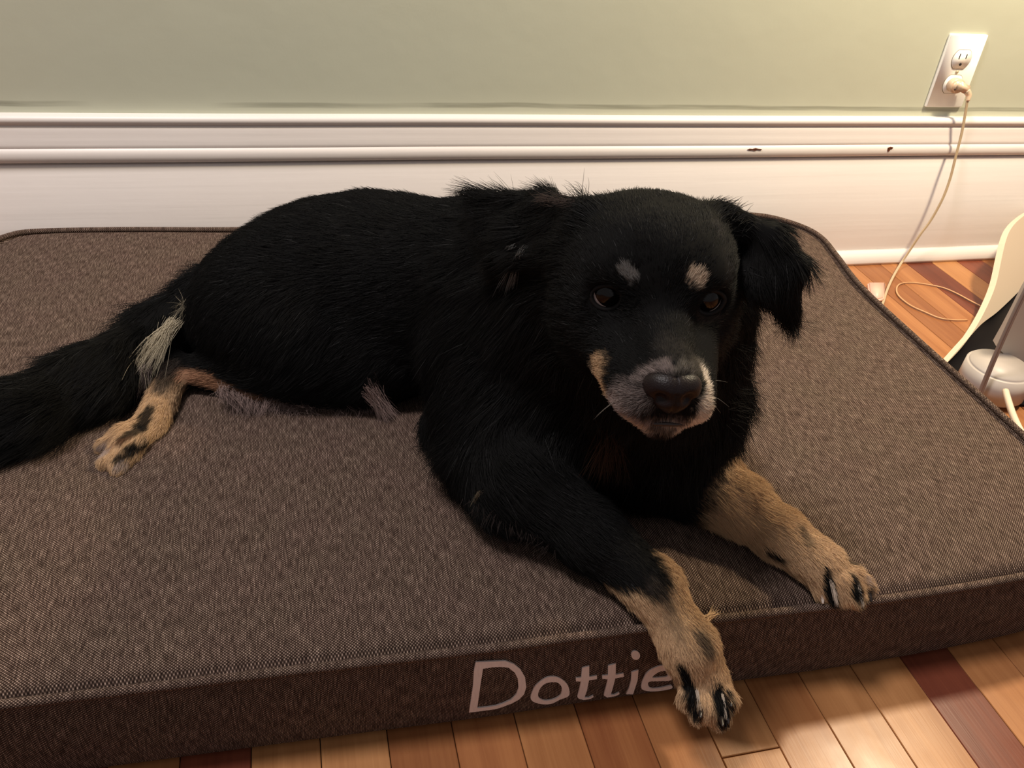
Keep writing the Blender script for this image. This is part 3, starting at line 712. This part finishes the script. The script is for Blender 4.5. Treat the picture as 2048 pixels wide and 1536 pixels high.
ms(1252, 541, 1268, 549, .0042, .0038, np.array(lin((112, 108, 104))), .0022, .95); ms(1391, 552, 1394, 558, .0056, .0056, np.array(lin((180, 160, 138))), .0022, 1)
ms(1398, 634, 1432, 632, .0035, .0035, np.array(lin((62, 52, 46))), .004, .8)
ms(1430, 450, 1455, 560, .006, .004, np.array(lin((44, 40, 38))), .008, .6)  # lamp sheen on the forehead, painted into the coat colour
ms(1215, 870, 1235, 895, .008, .012, RUST * .28, .014, .6)

wv = rng.normal(size=(9, 3)); ph = rng.uniform(0, 6.28, 9)
def wob(P, sc, i=0):                                # cheap smooth random field, three components
    out = np.zeros((len(P), 3))
    for j in range(9):
        out[:, (j + i) % 3] += np.sin(P @ (wv[(j + i) % 9] * sc) + ph[j])
    return out / 1.7
def coat(P):
    C = np.tile(BLK, (len(P), 1)); J = wob(P, 500, 1)[:, 0] * .0012 + wob(P, 1500, 2)[:, 1] * .0008
    for a, b, ra, rb, c, soft, st in MARK:
        ab = b - a; t = np.clip(((P - a) @ ab) / max(ab @ ab, 1e-9), 0, 1)
        d = np.linalg.norm(P - a - t[:, None] * ab, axis=1) - (ra + (rb - ra) * t) + J * min(1, soft / .004)
        w = np.clip(.5 - d / soft, 0, 1); w = (w * w * (3 - 2 * w) * st)[:, None]
        C = C * (1 - w) + c * w
    q = P - H(0, .055, -.045); face = np.exp(-(q * q).sum(1) / .035 ** 2)[:, None]      # streaky grey of an old muzzle
    st = np.clip(.62 + .30 * wob(P @ np.stack([HX * 3, HF * .6, HU], 1), 330, 3)[:, :1] + .18 * wob(P, 900, 5)[:, :1], .28, 1.15)
    bright = np.clip((C.sum(1, keepdims=True) - .62) / .4, 0, 1)
    return C * (1 - face * (1 - np.maximum(st, bright)))

# ------------------------------------------------------------------ per-vertex grooming
me.calc_loop_triangles() if False else None
nv = len(me.vertices); nb = np.zeros(nv * 3); me.vertices.foreach_get('normal', nb) if False else None
NRMV = np.zeros(nv * 3, np.float32); me.vertex_normals.foreach_get('vector', NRMV); NRMV = NRMV.reshape(-1, 3).astype(float)
solid = [pr for pr in PR if not pr['sub']]
DD = np.stack([dist(pr, BV) for pr in solid], 1); dm = DD.min(1, keepdims=True)
Wt = np.exp(-(DD - dm) / .007); Wt /= Wt.sum(1, keepdims=True)
FL = Wt @ np.array([pr['flow'] for pr in solid]); LEN = Wt @ np.array([pr['fl'] for pr in solid]); LIFT = Wt @ np.array([pr['lift'] for pr in solid]); DEN = Wt @ np.array([pr['dens'] for pr in solid])
att = np.concatenate([FL, LEN[:, None], LIFT[:, None], DEN[:, None]], 1)
for _ in range(8):
    s_ = np.zeros_like(att); n_ = np.zeros(nv)
    for a, b in ((0, 1), (1, 2), (2, 3), (3, 0)):
        np.add.at(s_, Q[:, a], att[Q[:, b]]); np.add.at(s_, Q[:, b], att[Q[:, a]]); np.add.at(n_, Q[:, a], 1); np.add.at(n_, Q[:, b], 1)
    att = att * .4 + .6 * s_ / n_[:, None]
vc = coat(BV)
at_ = me.attributes.new('coat', 'FLOAT_COLOR', 'POINT'); at_.data.foreach_set('color', np.concatenate([vc * .7, np.ones((nv, 1))], 1).astype(np.float32).ravel())
nt = NT('dog_skin'); ca = nt.n('ShaderNodeAttribute'); ca.attribute_name = 'coat'
nt.set(color=ca.outputs['Color'], rough=.85, spec=.06); M_SKIN = nt.m
body = link('body', me, M_SKIN, dogx)

# ------------------------------------------------------------------ roots
A_ = BV[Q[:, 1]] - BV[Q[:, 0]]; B_ = BV[Q[:, 3]] - BV[Q[:, 0]]; area = np.linalg.norm(np.cross(A_, B_), axis=1)
cen = BV[Q].mean(1); fc_ = vc[Q].mean(1).sum(1)
dq = att[Q, 5].mean(1) * np.where(fc_ > .08, 3.2, 1.0)
hd = np.linalg.norm(cen - H(0, .02, -.02), axis=1); dq *= np.where(hd < .10, 2.4, 1)
vis = (cen[:, 2] > .099) | (cen[:, 1] < -.79)
eyem = np.ones(len(Q))
for s in (-1, 1): eyem *= (np.linalg.norm(cen - H(s * .0350, .004, -.001), axis=1) > .0128)
nosem = (np.linalg.norm((cen - H(0, .082, -.037)) * np.array((1, 1, 1)), axis=1) > .0125)
pw = area * dq * vis * eyem * nosem
NH = 330000
sel = rng.choice(len(Q), NH, p=pw / pw.sum()); u1, v1 = rng.random(NH), rng.random(NH)
wq = np.stack([(1 - u1) * (1 - v1), u1 * (1 - v1), u1 * v1, (1 - u1) * v1], 1)[..., None]
root = (BV[Q[sel]] * wq).sum(1); nrm = (NRMV[Q[sel]] * wq).sum(1); at2 = (att[Q[sel]] * wq).sum(1)
unit = lambda a: a / (np.linalg.norm(a, axis=1, keepdims=True) + 1e-9)
nrm = unit(nrm); fl = at2[:, :3]; fl = fl - nrm * (fl * nrm).sum(1, keepdims=True); fl = unit(fl)
ln = at2[:, 3] * rng.uniform(.65, 1.2, NH); lift = np.where(at2[:, 3] < .016, at2[:, 4] + .09, at2[:, 4])
near = np.clip((ln - .015) / .03, 0, 1)             # long coat is looser, wavier and hangs
dirn = unit(fl + wob(root, 60) * (.10 + .22 * near)[:, None] + wob(root, 260, 4) * (.10 + .14 * near)[:, None] + rng.normal(size=(NH, 3)) * .10)
col = coat(root + nrm * .001)
hue_j = rng.uniform(.72, 1.28, (NH, 1)); col = col * np.where(col.sum(1, keepdims=True) > .3, 1 + (hue_j - 1) * .6, hue_j)
grey = (rng.random(NH) < .012)[:, None] & (col.sum(1, keepdims=True) < .05); col = np.where(grey, col + .035, col)

def build_hair(name, root, nrm, dirn, ln, lift, col, rad, npt, parent, mat, droop=.25, label=None):
    n = len(root); P = np.zeros((n, npt, 3)); P[:, 0] = root - nrm * .0002
    step = (ln / (npt - 1))[:, None]; d = unit(dirn * (1 - lift)[:, None] + nrm * lift[:, None])
    for i in range(1, npt):
        P[:, i] = P[:, i - 1] + d * step
        # bend towards the lie of the coat, with a little weight
        d = unit(d + (dirn - nrm * .05) * .35 + np.array((0, 0, -1.)) * (droop * ln / .03)[:, None] / npt)
        low = (P[:, i, 2] < .1045) & (P[:, i, 1] > -.800); P[low, i, 2] = .1045 + rng.random(low.sum()) * .002
    hc = bpy.data.hair_curves.new(name); hc.add_curves([npt] * n)
    hc.attributes['position'].data.foreach_set('vector', P.astype(np.float32).ravel())
    ra = hc.attributes.get('radius') or hc.attributes.new('radius', 'FLOAT', 'POINT')
    prof = 1 - .8 * (np.arange(npt) / (npt - 1)) ** 1.5
    ra.data.foreach_set('value', (np.asarray(rad).reshape(-1, 1) * np.ones((n, 1)) * prof[None]).astype(np.float32).ravel())
    ca = hc.attributes.new('fur_colour', 'FLOAT_COLOR', 'CURVE')
    ca.data.foreach_set('color', np.concatenate([col, np.ones((n, 1))], 1).astype(np.float32).ravel())
    hc.materials.append(mat)
    o = bpy.data.objects.new(name, hc); COL.objects.link(o); o.parent = parent; o.matrix_parent_inverse = Matrix.Translation(-parent.location)
    o['kind'] = 'stuff'
    if label: o['label'] = label
    return o
nt = NT('fur'); ca = nt.n('ShaderNodeAttribute'); ca.attribute_name = 'fur_colour'
nt.set(color=ca.outputs['Color'], rough=.6, spec=.09); M_FUR = nt.m
lg = ln > .022
for nm, m, npt in (('short_coat', ~lg, 4), ('long_coat', lg, 7)):
    build_hair(nm, root[m], nrm[m], dirn[m], ln[m], lift[m], col[m], np.where(ln[m] < .009, .00015, .00017), npt, dogx, M_FUR)

# ------------------------------------------------------------------ tufts and wisps
TR = []
def tuft(a, b, tip, n, spread, L, colr, wave=.1, lift=.1, tspread=.012):
    """n hairs rooted between a and b, reaching for tip"""
    a, b, tip = V3(a), V3(b), V3(tip); t = rng.random((n, 1)); R_ = a + (b - a) * t + rng.normal(size=(n, 3)) * spread
    d = unit(tip + rng.normal(size=(n, 3)) * tspread - R_); Lr = np.linalg.norm(tip - R_, axis=1) if L is None else L
    TR.append((R_, d, Lr * rng.uniform(.6, 1.08, n), np.tile(colr, (n, 1)) * rng.uniform(.7, 1.25, (n, 1)), wave))
def fringe(a, b, dvec, n, spread, L, colr, wave=.3):
    a, b = V3(a), V3(b); t = rng.random((n, 1)); R_ = a + (b - a) * t + rng.normal(size=(n, 3)) * spread
    TR.append((R_, unit(np.tile(np.array(dvec, float), (n, 1)) + rng.normal(size=(n, 3)) * .22 + wob(R_, 120) * .3), L * rng.uniform(.5, 1.1, n), np.tile(colr, (n, 1)) * rng.uniform(.7, 1.25, (n, 1)), wave))
W2c = np.array(lin((176, 164, 140)))
tow = lambda px, py, o=.005: V3(SP(px, py)) + (V3(CAM) - V3(SP(px, py))) * (o / .8)
tuft(tow(352, 640, .004), tow(332, 660, .004), BD(268, 735, .145), 420, .0030, None, W2c * 1.1, .15, tspread=.009)
tuft(BD(318, 668, .160), BD(262, 728, .145), BD(252, 790, .116), 520, .0030, None, W2c * 1.1, .15, tspread=.010)
tuft(tow(332, 678, .003), BD(285, 740, .140), BD(268, 800, .112), 160, .0025, None, GRY * .9, .15, tspread=.006)
tuft(SP(338, 642), SP(326, 660), BD(285, 738, .14), 160, .0025, None, W2c * .7, .15, tspread=.008)
tuft(SP(365, 612), SP(378, 602), BD(352, 640, .17), 60, .003, None, W2c * .45, .2)
GB = np.array(lin((122, 104, 98)))
fringe(SP(445, 775), SP(640, 826), (-.1, -1, -.25), 1500, .004, .030, GB * 1.15, .7)
fringe(SP(600, 818), SP(760, 812), (.35, -.9, -.25), 900, .004, .022, GB * .9, .7)
tuft(SP(735, 770), SP(742, 790), BD(780, 838, .106), 420, .0040, None, GB * 1.8, .2, tspread=.006)
tuft(SP(752, 745), SP(754, 770), BD(770, 826, .110), 60, .001, None, GB * .7, .1, tspread=.003)
STK = np.array((.15, .15, .145))
tuft(tow(1052, 498), tow(1036, 512), tow(995, 572, .008), 90, .0015, None, STK, .1, tspread=.005)
tuft(tow(1030, 490), tow(1020, 496), tow(968, 530, .008), 40, .0012, None, STK * .7, .1, tspread=.004)
tuft(tow(992, 392, .004), tow(962, 396, .004), D(908, 367, .350), 200, .0022, None, BLK * 1.5, .15, tspread=.006)
tuft(SP(1176, 410), SP(1160, 405), D(1168, 380, .405), 90, .002, None, BLK * 2, .2, tspread=.008)
fringe(SP(1090, 395), SP(1160, 402), (-.9, .0, -.15), 160, .002, .014, GB * .22, .3)
fringe(SP(1440, 425), SP(1485, 450), (.9, .1, .10), 120, .003, .012, BLK * 1.6, .3)
fringe(SP(1470, 680), SP(1460, 860), (.9, -.2, -.7), 120, .006, .026, BLK * 1.5, .3)
tuft(tow(960, 982, .003), tow(957, 990, .003), tow(944, 1012, .004), 60, .001, None, W2c * .5, .1, tspread=.002)
fringe(SP(950, 1000), SP(1110, 1095), (-.4, -.8, -.5), 160, .004, .012, GB * .12, .3)
tuft(SP(1412, 1232), SP(1405, 1240), DY(1440, 1222, -.80), 60, .0015, None, TAN, .1, tspread=.003)
for (x0, y0, x1, y1) in ((1662, 1160, 1678, 1212), (1714, 1164, 1725, 1214)):
    tuft(SP(x0, y0), SP(x0 + 3, y0 + 8), BD(x1, y1, .110), 60, .0006, None, WHT * .8, .05, tspread=.0012)
for (x0, y0, x1, y1) in ((1394, 1378, 1402, 1416), (1446, 1388, 1452, 1430)):
    tuft(SP(x0, y0), SP(x0 + 2, y0 + 6), V3(SP(x1, y1)) + V3((0, -.003, 0)), 50, .0006, None, WHT * .7, .05, tspread=.0010)
tuft(SP(1215, 855), SP(1235, 872), V3(SP(1205, 925)) + V3((0, -.01, 0)), 120, .004, None, RUST * .22, .2, tspread=.012)
R_ = np.concatenate([t[0] for t in TR]); d_ = np.concatenate([t[1] for t in TR]); L_ = np.concatenate([t[2] for t in TR]); c_ = np.concatenate([t[3] for t in TR]); wv_ = np.concatenate([np.full(len(t[0]), t[4]) for t in TR])
n = len(R_); npt = 8; P = np.zeros((n, npt, 3)); P[:, 0] = R_; d = d_.copy()
for i in range(1, npt):
    P[:, i] = P[:, i - 1] + d * (L_ / (npt - 1))[:, None]
    d = unit(d + wob(P[:, i], 130, i) * (wv_ * .35)[:, None] + np.array((0, 0, -.03)))
    low = (P[:, i, 2] < .1045) & (P[:, i, 1] > -.800); P[low, i, 2] = .1045 + rng.random(low.sum()) * .001
hc = bpy.data.hair_curves.new('tufts'); hc.add_curves([npt] * n); hc.attributes['position'].data.foreach_set('vector', P.astype(np.float32).ravel())
ra = hc.attributes.get('radius') or hc.attributes.new('radius', 'FLOAT', 'POINT')
ra.data.foreach_set('value', (np.full((n, 1), .00020) * (1 - .8 * (np.arange(npt) / (npt - 1)) ** 2)[None]).astype(np.float32).ravel())
ca = hc.attributes.new('fur_colour', 'FLOAT_COLOR', 'CURVE'); ca.data.foreach_set('color', np.concatenate([c_, np.ones((n, 1))], 1).astype(np.float32).ravel())
hc.materials.append(M_FUR); o = bpy.data.objects.new('tufts', hc); COL.objects.link(o); o.parent = dogx; o.matrix_parent_inverse = Matrix.Translation(-dogx.location)
o['kind'] = 'stuff'; o['label'] = 'pale breeches tuft and grey belly fringe'

# whiskers
M_WSK = plain('whisker', lin((120, 114, 104)), .4)
for (x, f, u, dx, df, du) in ((.021, .060, -.046, .020, .004, -.004), (.022, .056, -.050, .018, -.002, -.010), (.021, .052, -.044, .022, -.006, .003), (-.024, .058, -.050, -.020, .006, -.010), (-.025, .052, -.055, -.018, .0, -.014)):
    a = Vector(H(x, f, u)); b = Vector(H(x + dx, f + df, u + du)); m_ = (a + b) / 2 + Vector((0, 0, .004))
    bm = bmesh.new(); tube(bm, catmull([a, m_, b], 4), lambda t: .00018 * (1 - .8 * t), 5)
    from_bm('whisker', bm, M_WSK, dogx)

# ------------------------------------------------------------------ eyes, nose, claws
M_LID = plain('eyelid_skin', lin((20, 17, 16)), .6, .2); M_SCL = plain('eye_white', lin((178, 164, 160)), .25, .5); M_IRIS = plain('iris_brown', lin((11, 8, 7)), .12, .3); M_PUP = plain('pupil_black', (.002, .002, .002), .10, .35)
for s in (-1, 1):
    e = Vector(H(s * .0335, -.0064, -.001)); rad = .0128
    g = Vector(N_(HF + HU * (.46 if s < 0 else .42) + HX * (.22 if s < 0 else -.16)))
    bm = bmesh.new(); bmesh.ops.create_uvsphere(bm, u_segments=40, v_segments=32, radius=rad)
    q = g.to_track_quat('Z', 'Y').to_matrix().to_4x4()
    for v_ in bm.verts:                              # slight corneal bulge
        c_z = v_.co.z / rad
        if c_z > .72: v_.co *= 1 + .055 * ((c_z - .72) / .28)
    for f_ in bm.faces:
        cz = f_.calc_center_median().normalized().z; f_.material_index = 2 if cz > math.cos(.30) else (1 if cz > math.cos(1.06) else 0); f_.smooth = True
    bmesh.ops.transform(bm, matrix=Matrix.Translation(e) @ q, verts=bm.verts)
    o = from_bm('eye', bm, M_SCL, dogx, 'dark brown eye with a thin white rim'); o.data.materials.append(M_IRIS); o.data.materials.append(M_PUP)
    # wet dark eyelid rim
    bm = bmesh.new(); ax_g = Vector(GZ[s]); e0 = Vector(H(s * .0335, -.006, -.001)) + ax_g * .0098
    s1 = Vector(HX) - ax_g * Vector(HX).dot(ax_g); s1.normalize(); s2 = ax_g.cross(s1)
    SGN = 1 if s2.z > 0 else -1
    tube(bm, [e0 + s1 * math.cos(t) * .0106 + s2 * math.sin(t) * (.0078 if math.sin(t) * SGN > 0 else .0094) for t in np.linspace(0, 2 * math.pi, 28, endpoint=False)], .0020, 8, closed=True)
    from_bm('eyelid', bm, M_LID, o)

nt = NT('nose_leather'); tc = nt.n('ShaderNodeTexCoord').outputs['Object']; vo = nt.n('ShaderNodeTexVoronoi'); vo.inputs['Scale'].default_value = 900; nt.l(tc, vo.inputs['Vector'])
nt.set(color=lin((24, 16, 16)), rough=.42, spec=.18); nt.bump(vo.outputs['Distance'], .35, .0004); M_NOSE = nt.m
bm = bmesh.new(); bmesh.ops.create_uvsphere(bm, u_segments=56, v_segments=40, radius=1)
NC = H(0, .0715, -.0370)
for v_ in bm.verts:
    x, y, z = v_.co                                  # x side, y forward, z up
    X, Y, Zz = x * .0188, y * .0125, z * .0142
    if z > 0: X *= 1 + .06 * z
    else: X *= 1 - .38 * z * z
    Zz += .0020 * abs(x)
    Y -= .0030 * x * x
    if y > 0:                                        # nostrils and the groove between them
        for s in (-1, 1):
            dd = math.hypot((X - s * .0082) / .0042, (Zz + .0005) / .0036); Y -= .0060 * math.exp(-dd * dd)
            cm = math.hypot((X - s * .0145) / .0045, (Zz + .0040) / .0022); Y -= .0030 * math.exp(-cm * cm)
        Y -= .0022 * math.exp(-(X / .0009) ** 2) * (1 if Zz < .004 else .3)
    P_ = NC + HX * X + HF * Y + HU * Zz; v_.co = Vector(P_)
from_bm('nose', bm, M_NOSE, dogx)
# lips
bm = bmesh.new(); tube(bm, catmull([H(x, .0700 - .9 * x * x * 20, -.0605 - abs(x) * .10) for x in (-.022, -.016, -.008, 0, .008, .016, .022)], 4), lambda t: .0016 * math.sin(math.pi * min(max(t, .08), .92)), 6)
from_bm('lip', bm, plain('lip_skin', lin((40, 30, 28)), .45), dogx)

M_CLAW = plain('claw_dark', lin((34, 28, 26)), .3, .5); M_CLAWL = plain('claw_pale', lin((206, 196, 186)), .35, .5)
def claw(base, tip, r, mat, lab=None):
    base, tip = Vector(base), Vector(tip); m_ = (base + tip) / 2 + Vector((0, 0, .0022))
    bm = bmesh.new(); tube(bm, catmull([base, m_, tip], 5), lambda t: r * (1 - .82 * t ** 1.6), 10); from_bm('claw', bm, mat, dogx, lab)
for b, t, mt in ((T1[0], DY(1374, 1424, -.858), M_CLAWL), (T1[1], DY(1401, 1436, -.872), M_CLAW), (T1[2], DY(1446, 1453, -.880), M_CLAW), (T1[2] + Vector((.006, .001, 0)), DY(1457, 1449, -.875), M_CLAW), (T1[3], DY(1463, 1414, -.868), M_CLAW)):
    claw(b, t, .0032, mt)
for b, t, mt in ((T2[0], BD(1646, 1208, .104), M_CLAWL), (T2[1], BD(1668, 1215, .103), M_CLAW), (T2[2], BD(1712, 1220, .103), M_CLAW), (T2[3], BD(1743, 1206, .103), M_CLAW)):
    claw(b, t, .0032, mt)
for b, t in ((BD(214, 893, .107), BD(203, 904, .104)), (BD(216, 925, .107), BD(207, 938, .104)), (BD(238, 936, .106), BD(232, 948, .104))):
    claw(b, t, .0028, M_CLAW)
